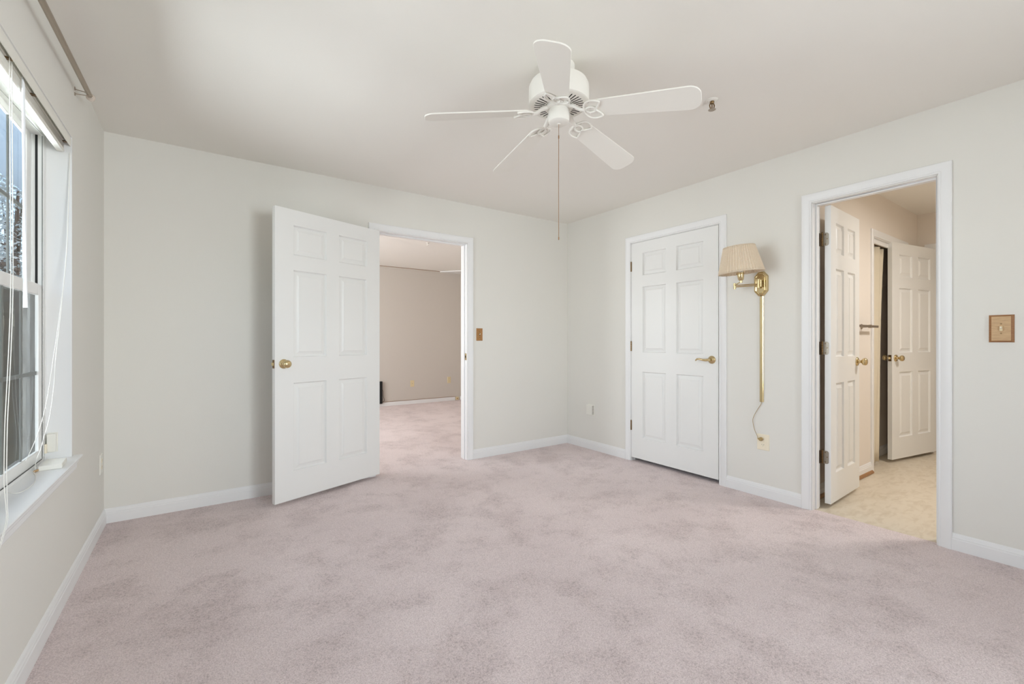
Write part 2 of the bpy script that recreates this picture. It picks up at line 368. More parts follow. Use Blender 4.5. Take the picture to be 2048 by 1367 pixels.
# ------------------------------------------------------------------ baseboards
BB = [(0, 0), (.013, 0), (.013, .058), (.0105, .062), (.0105, .069), (.008, .074), (.006, .083), (.003, .0885), (0, .09)]
def baseboard(name, fn, a0, a1, label, sc=1.0, m='trim', prof=BB):
    mb = MB(fn); n = len(prof)
    vs = [(a, d, z*sc) for a in (a0, a1) for d, z in prof]
    mb.add(vs, [(i, i+1, n+i+1, n+i) for i in range(n-1)]+[tuple(range(n)), tuple(range(n, 2*n))])
    return struct(mb.build(name, m, smooth=None), label, 'baseboard')
back = frame_fn((0, 0, 0), (1, 0, 0), (0, -1, 0)); right = frame_fn((W, 0, 0), (0, 1, 0), (-1, 0, 0)); left = frame_fn((0, 0, 0), (0, 1, 0), (1, 0, 0))
front = frame_fn((0, YF, 0), (1, 0, 0), (0, 1, 0)); farw = frame_fn((0, YN, 0), (1, 0, 0), (0, -1, 0)); bathw = frame_fn((0, BY, 0), (1, 0, 0), (0, -1, 0))
baseboard('baseboard_back', back, 0, 1.640, 'white baseboard on the back wall left of the open door')
baseboard('baseboard_back', back, 2.640, W, 'white baseboard on the back wall between doorway and corner')
baseboard('baseboard_right', right, -.840, 0, 'white baseboard between the corner and the closed door')
baseboard('baseboard_right', right, -2.374, -1.843, 'white baseboard under the wall lamp outlet')
baseboard('baseboard_right', right, YF, -3.117, 'white baseboard right of the bathroom doorway')
baseboard('baseboard_left', left, YF, 0, 'white baseboard under the window')
baseboard('baseboard_front', front, 0, W, 'white baseboard behind the viewer')
baseboard('baseboard_next_room', farw, 0, 4.50, 'white baseboard along the far wall of the next room', .78)
baseboard('baseboard_next_room', frame_fn((4.62, 0, 0), (0, 1, 0), (-1, 0, 0)), .115, YN, 'white baseboard on the right wall of the next room', .78)
baseboard('baseboard_bathroom', bathw, W+.13, 5.243, 'white baseboard under the towel bar')
SHOE = [(0, 0), (.028, 0), (.028, .006), (.024, .016), (.016, .022), (.0, .024)]
baseboard('trim_shoe', bathw, W+.13, 5.243, 'brown quarter round moulding below the towel bar', 1, 'shoe', SHOE)
baseboard('baseboard_closet', frame_fn((0, -2.20, 0), (1, 0, 0), (0, -1, 0)), 5.0, 6.7, 'baseboard inside the bathroom closet')

# ------------------------------------------------------------------ door casings, jambs and stops
CAS = [(0, 0), (0, .008), (.004, .0105), (.009, .0105), (.012, .0085), (.016, .011), (.034, .0135), (.044, .0165), (.054, .0165), (.058, .013), (.058, 0)]
def casing(fn, a0, a1, zt, name, parent, m='trim'):
    """fn maps (along, out, up); a0<a1 the clear edges (with reveal), mitred"""
    mb = MB(fn); n = len(CAS)
    vs = []
    for (kx, top) in ((0, 0), (0, 1), (1, 1), (1, 0)):
        for w, d in CAS:
            vs.append(((a0-w) if kx == 0 else (a1+w), d, (zt+w) if top else 0.0))
    fs = [(s_*n+i, s_*n+(i+1) % n, (s_+1)*n+(i+1) % n, (s_+1)*n+i) for s_ in range(3) for i in range(n)]
    fs += [tuple(range(n)), tuple(range(3*n, 4*n))]
    mb.add(vs, fs)
    return mb.build(name, m, parent, smooth=30)
def doorframe(name, fn, a0, a1, thick, zt, stop_d, label, cat='door frame'):
    """a0<a1 jamb faces along the wall, wall occupies depth 0..-thick (out negative = into the wall)"""
    root = thing(name, fn(Vector(((a0+a1)/2, 0, 0))), label, cat, None, 'structure'); root['wl'] = tuple(root.location)
    casing(fn, a0-.004, a1+.004, zt+.004, 'casing', root)
    fb = lambda v: fn(Vector((v.x, -thick-v.y, v.z)))
    casing(fb, a0-.004, a1+.004, zt+.004, 'casing', root)
    j = MB(fn); t = .0015
    j.box(a0-t, a0+t, -thick-.001, .001, 0, zt+t); j.box(a1-t, a1+t, -thick-.001, .001, 0, zt+t); j.box(a0-t, a1+t, -thick-.001, .001, zt-t, zt+t)
    j.build('jamb', 'trim', root, smooth=None)
    if stop_d is not None:
        d0, d1 = stop_d; st = MB(fn); q = .0115
        st.box(a0+t, a0+q, d0, d1, 0, zt-t); st.box(a1-q, a1-t, d0, d1, 0, zt-t); st.box(a0+q, a1-q, d0, d1, zt-q, zt-t)
        st.build('door_stop', 'trim', root, smooth=None, bevel=.002)
    return root
fr1 = doorframe('trim_1', back, DJ[0], DJ[1], .115, HD, (-.078, -.040), 'white moulded casing around the doorway to the next room')
fr2 = doorframe('trim_2', right, CJ[1], CJ[0], .115, HD, (-.078, -.040), 'white moulded casing around the closed door')
fr3 = doorframe('trim_3', right, TJ[1], TJ[0], .115, HD, (-.078, -.040), 'white moulded casing around the bathroom doorway')
fr4 = doorframe('trim_4', bathw, 5.305, 6.18, .1, 2.045, None, 'casing around the curtained closet opening in the bathroom')
fr5 = doorframe('trim_5', frame_fn((BX, 0, 0), (0, 1, 0), (-1, 0, 0)), -3.29, -2.468, .1, HD, None, 'casing on the far bathroom wall behind the far open door')
# strike plate on the right jamb of the bedroom doorway
sp = MB(); sp.box(2.5745, 2.5767, .006, .036, .952, 1.016); sp.build('strike_plate', 'brass', fr1, bevel=.0008)
sp = MB(); sp.box(2.5738, 2.5750, .014, .029, .972, .996); sp.build('strike_hole', 'dark', fr1)

# ------------------------------------------------------------------ panelled doors
def panel_door_mesh(mb, w, h, t, cols, rows):
    """six raised panels, both faces; local x 0..w, y 0..-t, z 0..h"""
    xs = [0]+[c for q in cols for c in q]+[w]; zs = [0]+[c for q in rows for c in q]+[h]
    def ispan(i, k): return i % 2 == 1 and k % 2 == 1
    RING = [(0, 0), (.004, .0100), (.009, .0145), (.014, .0140), (.039, .0025), (.0395, .0010)]
    for face in (0, 1):
        Y = lambda d: (-d if face == 0 else -t+d)
        for i in range(len(xs)-1):
            for k in range(len(zs)-1):
                x0, x1, z0, z1 = xs[i], xs[i+1], zs[k], zs[k+1]
                if not ispan(i, k):
                    mb.add([(x0, Y(0), z0), (x1, Y(0), z0), (x1, Y(0), z1), (x0, Y(0), z1)], [(0, 1, 2, 3)])
                else:
                    vs = []
                    for ins, d in RING:
                        vs += [(x0+ins, Y(d), z0+ins), (x1-ins, Y(d), z0+ins), (x1-ins, Y(d), z1-ins), (x0+ins, Y(d), z1-ins)]
                    fs = [(4*r+j, 4*r+(j+1) % 4, 4*r+4+(j+1) % 4, 4*r+4+j) for r in range(len(RING)-1) for j in range(4)]
                    fs.append(tuple(4*(len(RING)-1)+j for j in range(4)))
                    mb.add(vs, fs)
    mb.add([(0, 0, 0), (0, -t, 0), (0, -t, h), (0, 0, h)], [(0, 1, 2, 3)]); mb.add([(w, 0, 0), (w, -t, 0), (w, -t, h), (w, 0, h)], [(0, 1, 2, 3)])
    mb.add([(0, 0, 0), (w, 0, 0), (w, -t, 0), (0, -t, 0)], [(0, 1, 2, 3)]); mb.add([(0, 0, h), (w, 0, h), (w, -t, h), (0, -t, h)], [(0, 1, 2, 3)])
ROWS = [(.199, .815), (.995, 1.604), (1.710, 1.918)]
def door(name, hinge, ang, w, z0, z1, cols, label, m='door'):
    ca, sa = math.cos(ang), math.sin(ang)
    fn = frame_fn((hinge[0], hinge[1], z0), (ca, sa, 0), (-sa, ca, 0))
    mb = MB(fn); panel_door_mesh(mb, w, z1-z0, .035, cols, ROWS)
    o = mb.build(name, m, smooth=25); struct(o, label, 'door'); o['wl'] = tuple(o.location)
    return o, fn
def knob(parent, fn, x, z, side, dark_key=False):
    """round brass knob; side +1 on the y=0 face, -1 on the y=-t face"""
    y0 = 0 if side > 0 else -.035; ax = (fn(Vector((0, side, 0)))-fn(Vector((0, 0, 0))))
    org = fn(Vector((x, y0, z)))
    k = MB(); k.lathe([(0, .000), (.0325, .000), (.0325, .003), (.029, .008), (.016, .011), (.0125, .014), (.0105, .020), (.0105, .027), (.014, .031),
                       (.022, .036), (.0265, .043), (.0275, .050), (.025, .058), (.019, .063), (.010, .0655), (0, .066)], org, ax, 36)
    ko = k.build('door_knob', 'brass', parent, smooth=50)
    return ko
def latch(parent, fn, w, z, edge_x=None):
    l = MB(fn); l.box(w-.0003, w+.0018, -.030, -.005, z-.029, z+.029); lo = l.build('latch_plate', 'abrass', parent, bevel=.0006)
    b = MB(fn); b.hull([(w+.001, -.025, z-.010), (w+.011, -.025, z-.010), (w+.002, -.011, z-.010)], [(w+.001, -.025, z+.010), (w+.011, -.025, z+.010), (w+.002, -.011, z+.010)])
    b.build('latch_bolt', 'brass', parent)
def hinge(parent, pin, z, ht, m, leaves=()):
    """pin (x,y), knuckle cylinder plus leaf plates given as boxes (fn, x0,x1,y0,y1)"""
    mb = MB(); seg = 5
    for k in range(seg):
        a = z-ht/2+ht*k/seg; mb.lathe([(0, a+.0005), (.0065, a+.0005), (.0065, a+ht/seg-.0005), (0, a+ht/seg-.0005)], (pin[0], pin[1], 0), (0, 0, 1), 14)
    mb.lathe([(0, z+ht/2), (.005, z+ht/2), (.006, z+ht/2+.003), (.003, z+ht/2+.006), (0, z+ht/2+.006)], (pin[0], pin[1], 0), (0, 0, 1), 14)
    ho = mb.build('hinge', m, parent)
    return ho
COLW = [(.1275, .379), (.485, .7365)]
# door_1: the wide bedroom door, swung back against the wall
ang1 = math.atan2(-.295, -.8145)
d1, f1 = door('door_1', (1.7195, -.047), ang1, .866, .027, 2.053, COLW, 'white six-panel door swung open into the room with a brass knob')
knob(d1, f1, .8065, .951, 1); knob(d1, f1, .8065, .951, -1); latch(d1, f1, .866, .951)
mbk = MB(f1); mbk.lathe([(0, 0), (.0022, 0), (.0022, .0012), (0, .0012)], (.8245, .0058, .951), (0, 1, 0), 10); mbk.build('pin_hole', 'dark', d1)
for z in (1.84, 1.085, .335): hinge(d1, (1.7055, -.0065), z, .089, 'abrass')
# door_2: closed door, hinges on the left
d2, f2 = door('door_2', (W+.034, CJ[0]-.004), -PI/2, .868, .034, 2.056, COLW, 'closed white six-panel door with a brass lever between the casing')
for z in (1.838, 1.084, .335): hinge(d2, (W-.0045, CJ[0]-.001), z, .089, 'abrass')
ly, lz = -1.7193, .984
lv = MB(); lv.lathe([(0, 0), (.032, 0), (.032, .003), (.028, .009), (.017, .012), (.011, .016), (.010, .045), (0, .045)], (W-.001, ly, lz), (-1, 0, 0), 32)
lo = lv.build('lever_rose', 'brass', d2, smooth=50)
lv = MB(); lv.tube([(W-.040, ly, lz), (W-.052, ly+.006, lz), (W-.057, ly+.02, lz-.002), (W-.057, ly+.045, lz-.001), (W-.055, ly+.075, lz+.005), (W-.053, ly+.098, lz+.004), (W-.047, ly+.113, lz-.006), (W-.044, ly+.117, lz-.010)],
                   [.010, .0105, .0105, .009, .008, .0075, .006, .004], 14)
lv.build('lever_handle', 'brass', d2, smooth=60)
lp = MB(); lp.box(W-.0012, W+.0005, -1.7835, -1.7805, lz-.03, lz+.03); lp.build('strike_plate', 'abrass', fr2)
# door_3: narrow bathroom door, open inward
COLN = [(.098, .262), (.343, .507)]
ang3 = math.radians(2.6)
d3, f3 = door('door_3', (3.985, -2.4625), ang3, .607, .030, 2.056, COLN, 'narrow white six-panel door opened into the bathroom beside its dark hinges')
knob(d3, f3, .548, .951, -1); knob(d3, f3, .548, .951, 1); latch(d3, f3, .607, .951)
for z in (1.828, 1.086, .343):
    h = hinge(d3, (3.9815, -2.4485), z, .089, 'abrass')
    lf = MB(); n = 8; ht = .0445; r_ = .014
    pts = [(-2.4525, -ht)]+[(-2.4525-.034+r_-r_*math.sin(a), -ht+r_-r_*math.cos(a)) for a in [i*PI/2/n for i in range(n+1)]]
    pts += [(-2.4525-.034+r_-r_*math.cos(a), ht-r_+r_*math.sin(a)) for a in [i*PI/2/n for i in range(n+1)]]+[(-2.4525, ht)]
    lf.hull([(3.9835, y, z+q) for y, q in pts], [(3.9858, y, z+q) for y, q in pts]); lf.build('hinge_leaf', 'pewter', d3)
    for y, q in ((-2.466, .032), (-2.477, 0.002), (-2.466, -.032)):
        MB().lathe([(0, 0), (.0038, 0), (.003, .0012), (0, .0014)], (3.9836, y, z+q), (-1, 0, 0), 12).build('hinge_screw', 'abrass', d3)
    jl = MB(); jl.box(3.944, 3.9785, -2.4386, -2.4364, z-.0445, z+.0445); jl.build('hinge_leaf', 'abrass', d3)
# door_4: far bathroom door, seen beyond the first
dv = Vector((5.760-6.558, -2.362+2.505)); ang4 = math.atan2(dv.y, dv.x)
d4, f4 = door('door_4', (6.558, -2.505), ang4, .811, .030, 2.056, [(.120, .352), (.457, .689)], 'farther white six-panel bathroom door with two brass knobs')
knob(d4, f4, .751, .945, 1); knob(d4, f4, .751, .945, -1); latch(d4, f4, .811, .945)
for z in (1.828, 1.086, .343): hinge(d4, (6.575, -2.487), z, .089, 'abrass')

# ------------------------------------------------------------------ windows
def sash(fn, name, parent, a0, a1, z0, z1, d0, d1, stile, bot, top, cols, rows):
    mb = MB(fn); mb.box(a0, a0+stile, d0, d1, z0, z1); mb.box(a1-stile, a1, d0, d1, z0, z1)
    mb.box(a0+stile, a1-stile, d0, d1, z0, z0+bot); mb.box(a0+stile, a1-stile, d0, d1, z1-top, z1)
    so = mb.build(name, 'vinyl', parent, bevel=.003); so['wl'] = tuple(wloc_of(so))
    ga0, ga1, gz0, gz1 = a0+stile, a1-stile, z0+bot, z1-top; dm = (d0+d1)/2
    mu = MB(fn); t = .008; dm = d0+.008
    for i in range(1, cols): x = ga0+(ga1-ga0)*i/cols; mu.box(x-t, x+t, dm-.002, dm+.002, gz0, gz1)
    for i in range(1, rows): z = gz0+(gz1-gz0)*i/rows; mu.box(ga0, ga1, dm-.0018, dm+.0018, z-t, z+t)
    mu.build('muntin_grid', 'grille', so)
    g = MB(fn); g.add([(ga0, dm-.0045, gz0), (ga1, dm-.0045, gz0), (ga1, dm-.0045, gz1), (ga0, dm-.0045, gz1)], [(0, 1, 2, 3)])
    g.build('glass_pane', 'glass', so, smooth=None)
    return so
def wloc_of(o):
    return o.location if o.parent is None else (o.parent_world if hasattr(o, 'parent_world') else o.location)
def window(name, fn, a0, a1, label):
    """fn maps (along, depth outward from the room face, up)"""
    root = thing(name, fn(Vector(((a0+a1)/2, .08, WZ[0]+.02))), label, 'window', None, 'structure'); root['wl'] = tuple(root.location)
    z0, z1 = .592, WZ[1]; fr = MB(fn)
    fr.box(a0, a0+.039, .085, .140, z0, z1); fr.box(a1-.039, a1, .085, .140, z0, z1); fr.box(a0+.039, a1-.039, .085, .140, z1-.03, z1); fr.box(a0+.039, a1-.039, .085, .140, z0, z0+.016)
    for a in (a0+.039, a1-.043): fr.box(a, a+.004, .085, .0885, z0+.016, z1-.03); fr.box(a, a+.004, .117, .1225, 1.385, z1-.03)
    fr.build('window_frame', 'vinyl', root, bevel=.0025)
    for a, s in ((a0+.0392, 1), (a1-.0392, -1)):
        MB(fn).box(min(a, a+s*.0012), max(a, a+s*.0012), .0888, .0905, z0+.02, z1-.03).build('weather_strip', 'black', root)
        MB(fn).box(min(a, a+s*.0012), max(a, a+s*.0012), .104, .112, 1.385, z1-.03).build('weather_strip', 'black', root)
    MB(fn).box(a0+.05, a1-.05, .0855, .0898, z0+.0161, z0+.0178).build('weather_strip', 'black', root)
    lo_ = sash(fn, 'lower_sash', root, a0+.041, a1-.041, z0+.017, 1.384, .090, .116, .053, .046, .048, 4, 2)
    up = sash(fn, 'upper_sash', root, a0+.041, a1-.041, 1.345, z1-.031, .1235, .136, .064, .042, .030, 4, 2)
    sc = MB(fn); q = .1008; sc.add([(a0+.092, q, z0+.060), (a1-.092, q, z0+.060), (a1-.092, q, 1.338), (a0+.092, q, 1.338)], [(0, 1, 2, 3)])
    sc.build('insect_screen', 'screen', root, smooth=None)
    return root
wl_fn = frame_fn((0, 0, 0), (0, -1, 0), (-1, 0, 0))          # along = -y
window('window_1', wl_fn, .851, 1.865, 'white double-hung window nearest the corner with a dark muntin grid')
window('added_window_2', wl_fn, 1.915, 2.93, 'second double-hung window, unseen, added beside the first for more light')  # out of view, added so more light reaches the room
wm = MB(wl_fn); wm.box(1.865, 1.915, .080, .16, .592, WZ[1]); struct(wm.build('trim_6', 'vinyl'), 'white mullion post between the two windows', 'trim')
window('added_window_3', frame_fn((0, YF, 0), (1, 0, 0), (0, -1, 0)), .95, 1.95, 'unseen window added behind the viewer to let in fill light')  # this unseen pair is added as the way in for the fill
window('added_window_4', frame_fn((0, YF, 0), (1, 0, 0), (0, -1, 0)), 1.95, 2.95, 'second unseen window added behind the viewer to let in fill light')
window('window_5', wl_fn, -2.0, -1.0, 'window of the next room')
window('window_6', wl_fn, -3.0, -2.0, 'second window of the next room')
# sill with rounded nose and apron
def sill(name, fn, a0, a1, label):
    root = thing(name, fn(Vector(((a0+a1)/2, 0, .53))), label, 'window sill', None, 'structure'); root['wl'] = tuple(root.location)
    prof = [(.086, .576), (.086, .5975), (-.027, .5968), (-.031, .5955), (-.032, .593), (-.030, .589), (-.024, .580), (-.020, .576)]
    mb = MB(fn)
    mb.hull([(a0, d, z) for d, z in [(.086, .576), (.086, .5975), (0, .5967), (0, .576)]], [(a1, d, z) for d, z in [(.086, .576), (.086, .5975), (0, .5967), (0, .576)]])
    mb.hull([(a0-.036, d, z) for d, z in prof[2:]+[(0, .576), (0, .5967)]], [(a1+.036, d, z) for d, z in prof[2:]+[(0, .576), (0, .5967)]])
    mb.build('sill_board', 'sill', root, smooth=40)
    ap = MB(fn); P = [(0, .576), (-.018, .576), (-.018, .566), (-.012, .556), (-.012, .538), (-.008, .532), (0, .532)]
    ap.hull([(a0-.028, d, z) for d, z in P], [(a1+.028, d, z) for d, z in P]); ap.build('apron', 'trim', root, smooth=30)
    return root
sill('trim_7', wl_fn, .851, 2.93, 'white window sill with a rounded nose under the bedroom window')
sill('trim_8', frame_fn((0, YF, 0), (1, 0, 0), (0, -1, 0)), .95, 2.95, 'white sill under the added window behind the viewer')
sill('trim_9', wl_fn, -3.0, -1.0, 'white sill under the window of the next room')
# white lining of the window recess
rl = MB(wl_fn); t = .0012
rl.box(.851, .851+t, .0, .087, .5975, WZ[1]); rl.box(2.93-t, 2.93, 0, .087, .5975, WZ[1]); rl.box(.851, 2.93, 0, .087, WZ[1]-t, WZ[1])
struct(rl.build('trim_10', 'trim', smooth=None), 'white lining of the bedroom window recess', 'trim')

# ------------------------------------------------------------------ raised mini blind
bl = thing('window_blind', (-.03, -1.36, 2.0), 'white mini blind fully raised to the top of the corner window', 'blind'); bl['wl'] = tuple(bl.location)
y0, y1 = -1.862, -.856
MB().box(-.052, -.020, y0+.004, y1-.004, 2.050, 2.082).build('headrail', 'plastic', bl, bevel=.002)
va = MB(); pr_ = [(-.006, 2.084), (-.0035, 2.081), (-.002, 2.072), (-.002, 2.050), (-.004, 2.040), (-.0065, 2.040), (-.0045, 2.050), (-.0045, 2.072), (-.0055, 2.079), (-.008, 2.082)]
va.hull([(x, y0, z) for x, z in pr_], [(x, y1, z) for x, z in pr_]); va.build('valance', 'plastic', bl)
for y in (-.885, -1.36, -1.83, -1.62): MB().box(-.050, -.004, y-.009, y+.009, 2.046, 2.0495).build('mounting_bracket', 'abrass', bl)
slat0 = None
for k in range(13):
    z = 2.0235+k*.0017
    if slat0 is None:
        s_ = MB(); prof = [(-.049+.025*i/6, .0022*math.sin(PI*i/6)) for i in range(7)]
        vs = [(x, y, z+q) for y in (y0+.008, y1-.008) for x, q in prof]
        s_.add(vs, [(i, i+1, 8+i, 7+i) for i in range(6)]); slat0 = s_.build('slat', 'plastic', bl, smooth=60, solid=.0004)
    else:
        c = slat0.copy(); COL.objects.link(c); c.parent = bl; c.matrix_parent_inverse = slat0.matrix_parent_inverse.copy()
        c.location = slat0.location+Vector((random.uniform(-.001, .001), random.uniform(-.003, .003), .0017*k))
MB().box(-.049, -.023, y0+.008, y1-.008, 2.006, 2.0215).build('bottom_rail', 'plastic', bl, bevel=.003)
# tilt wand
wa = MB(); wa.tube([(-.016, -1.493, 2.052), (-.014, -1.492, 2.02), (-.013, -1.478, 1.40), (-.013, -1.477, 1.34), (-.013, -1.4725, 1.2525)], [.0022, .0045, .0045, .0052, .0065], 8); wa.build('tilt_wand', 'clear', bl)
# lift cords: one pair hanging straight, one pair swept aside over the reveal
def cord(name, pts, r, m, parent, n=8, sub=6):
    P = [Vector(p) for p in pts]; out = []
    for i in range(len(P)-1):
        a, b, c, d = P[max(i-1, 0)], P[i], P[i+1], P[min(i+2, len(P)-1)]
        for k in range(sub):
            t = k/sub
            out.append(.5*((2*b)+(c-a)*t+(2*a-5*b+4*c-d)*t*t+(3*b-a-3*c+d)*t**3))
    out.append(P[-1]); mb = MB(); mb.tube(out, r, n); return mb.build(name, m, parent, smooth=60)
CORDS = 'cords placed below'
# ------------------------------------------------------------------ curtain rod over the window
cr = thing('curtain_rod', (0, -1.9, 2.29), 'pewter-coloured curtain rod mounted on the wall above the window', 'curtain rod'); cr['wl'] = tuple(cr.location)
def rodp(y): return (.050, y, 2.328+(.0515)*(y+.796))
MB().tube([rodp(-.775), rodp(-1.5), rodp(-3.05)], .0105, 18).build('rod', 'nickel', cr)
fn_ = MB(); p0 = Vector(rodp(-.775)); fn_.lathe([(0, 0), (.0125, 0), (.0125, .006), (.009, .009), (.015, .014), (.018, .022), (.016, .032), (.009, .038), (0, .040)], p0, (0, 1, .05), 24); fn_.build('finial', 'crystal', cr)
for y in (-.800, -2.95):
    b_ = MB(); z = rodp(y)[2]
    b_.box(0, .003, y-.004, y+.004, z-.024, z-.010); b_.box(0, .003, y-.004, y+.004, z+.002, z+.016)
    b_.tube([(0.002, y, z-.016), (.030, y, z-.013), (.045, y, z-.0125), (.058, y, z-.008)], .0022, 8); b_.tube([(0.002, y, z+.006), (.035, y, z+.003), (.043, y, z)], .0022, 8)
    b_.build('bracket', 'nickel', cr)

# ------------------------------------------------------------------ alarm contact, flat sensor box and cords on the sill
sb = thing('alarm_contact', (-.06, -.862, .628), 'small cream alarm contact fixed to the window reveal above the sill', 'alarm sensor'); sb['wl'] = tuple(sb.location)
MB().box(-.0802, -.0493, -.875, -.8525, .6305, .7135).build('sensor_body', 'plastic', sb, bevel=.003)
MB().box(-.0790, -.0465, -.8565, -.8525, .629, .7165).build('back_plate', 'plastic', sb)
MB().box(-.0895, -.0765, -.889, -.876, .630, .670).build('magnet', 'cream', sb, bevel=.0015)
fb_ = thing('sensor_box', (-.03, -1.03, .598), 'flat white plastic box lying on the window sill below the alarm contact', 'box'); fb_['wl'] = tuple(fb_.location)
SBQ = [(-.0590, -1.103), (.0114, -1.096), (.0044, -.972), (-.0645, -.950)]
zb, zt_ = .5972, .6175
mbx = MB(); mbx.hull([(x, y, zb) for x, y in SBQ], [(x, y, zt_) for x, y in SBQ]); mbx.build('box_body', 'plastic', fb_, bevel=.003)
mbx = MB(); mbx.lathe([(0, 0), (.006, 0), (.006, .0012), (.004, .002), (0, .002)], (-.030, -1.035, zt_), (0, 0, 1), 16); mbx.build('button', 'plastic', fb_)
mbx = MB(); mbx.tube([(-.060, -1.100, .6025), (-.066, -1.118, .602)], .0045, 10); mbx.build('cable_plug', 'woodplate', fb_)
cord('wire', [(-.066, -1.118, .602), (-.064, -1.14, .5992), (-.048, -1.19, .5990), (-.029, -1.2885, .5990), (-.024, -1.3641, .5990), (-.031, -1.4255, .5990), (-.046, -1.4407, .5990), (-.072, -1.4092, .5990), (-.083, -1.395, .5990)], .0011, 'cord', fb_)

# blind cords (coordinates follow the sill and reveal)
cord('lift_cord', [(-0.014, -1.6295, 2.05), (-0.014, -1.6226, 1.7), (-0.012, -1.6263, 1.337), (-0.008, -1.6575, 1.146), (0, -1.7149, 0.976), (0.008, -1.7621, 0.881), (0.02, -1.8185, 0.76), (0.029, -1.853, 0.712), (0.037, -1.874, 0.668), (0.041, -1.889, 0.6316), (0.041, -1.931, 0.587), (0.039, -1.974, 0.554)], .0011, 'cord', bl)
cord('lift_cord', [(-0.014, -1.6075, 2.047), (-0.014, -1.6006, 1.697), (-0.012, -1.6043, 1.334), (-0.008, -1.6355, 1.143), (0, -1.6929, 0.973), (0.008, -1.7401, 0.878), (0.02, -1.7965, 0.757), (0.029, -1.831, 0.709), (0.037, -1.862, 0.665), (0.041, -1.877, 0.6286), (0.041, -1.919, 0.584), (0.039, -1.962, 0.551)], .0011, 'cord', bl)
cord('lift_cord', [(-0.006, -0.858, 2.01), (-0.008, -0.8825, 1.737), (-0.01, -0.8994, 1.55), (-0.014, -0.9319, 1.395), (-0.022, -0.9841, 1.196), (-0.03, -1.0118, 1.072), (-0.044, -1.0455, 0.888), (-0.058, -1.0719, 0.781), (-0.07, -1.1184, 0.708), (-0.079, -1.172, 0.659)], .0011, 'cord', bl)
cord('lift_cord', [(-0.006, -0.8575, 2.01), (-0.008, -0.875, 1.739), (-0.01, -0.892, 1.551), (-0.018, -0.941, 1.296), (-0.03, -0.9748, 1.071), (-0.036, -0.9802, 0.937), (-0.046, -0.9966, 0.805), (-0.058, -1.0205, 0.726), (-0.066, -1.0328, 0.674), (-0.074, -1.0584, 0.634), (-0.07, -1.09, 0.604)], .0011, 'cord', bl)

# ------------------------------------------------------------------ ceiling fan
FX, FY = 1.887, -2.123
fan = thing('ceiling_fan', (FX, FY, 2.15), 'white five-blade ceiling fan with openwork leaf blade arms and long pull chain', 'ceiling fan'); fan['wl'] = tuple(fan.location)
MB().lathe([(0, 2.44), (.075, 2.44), (.075, 2.425), (.066, 2.40), (.045, 2.385), (.028, 2.378), (.028, 2.365), (0, 2.365)], (FX, FY, 0), n=40).build('canopy', 'fan', fan, smooth=45)
ZM = 2.252
MB().lathe([(0, 2.372), (.06, 2.372), (.112, 2.366), (.134, 2.355), (.142, 2.338), (.143, 2.300), (.143, ZM+.014), (.141, ZM+.006), (.135, ZM+.001), (.126, ZM), (.066, ZM-.004), (.066, ZM+.012), (0, ZM+.012)], (FX, FY, 0), n=64).build('motor_housing', 'fan', fan, smooth=35)
vt = MB()
for k in range(36):
    a = 2*PI*k/36; ca, sa = math.cos(a), math.sin(a); h = .0030
    for r0, r1 in ((.073, .119),):
        zz = lambda r: ZM-.004+(r-.066)/(.118-.066)*.004-.0007
        q = [(r0, -h*.8), (r1-.004, -h), (r1, 0), (r1-.004, h), (r0, h*.8), (r0-.003, 0)]
        vt.hull([(FX+r*ca-t*sa, FY+r*sa+t*ca, zz(r)) for r, t in q], [(FX+r*ca-t*sa, FY+r*sa+t*ca, zz(r)+.002) for r, t in q])
vt.build('vent_slots', 'dark', fan, smooth=None)
MB().lathe([(0, ZM+.004), (.060, ZM+.004), (.062, ZM-.006), (.062, ZM-.016), (.056, ZM-.020), (0, ZM-.020)], (FX, FY, 0), n=48).build('flywheel', 'fan', fan, smooth=40)
MB().lathe([(0, ZM-.018), (.046, ZM-.018), (.050, ZM-.024), (.050, ZM-.070), (.048, ZM-.078), (.040, ZM-.083), (.008, ZM-.085), (.008, ZM-.088), (0, ZM-.088)], (FX, FY, 0), n=48).build('switch_housing', 'fan', fan, smooth=40)
def chain():
    mb = MB(); z = ZM-.088; x, y = FX, FY
    mb.tube([(x, y, z+.004), (x, y, z-.05)], .0010, 6); mb.lathe([(0, z-.05), (.0028, z-.052), (.0028, z-.066), (0, z-.068)], (x, y, 0), n=10)
    mb.tube([(x, y, z-.066), (x-.001, y, z-.3), (x, y, 1.632)], .0013, 6); mb.lathe([(0, 1.632), (.0026, 1.630), (.0026, 1.617), (0, 1.615)], (x, y, 0), n=10)
    return mb.build('pull_chain', 'chainm', fan)
chain()
PITCH = math.radians(14); ZBL = 2.226; DROOP = math.radians(7.4)
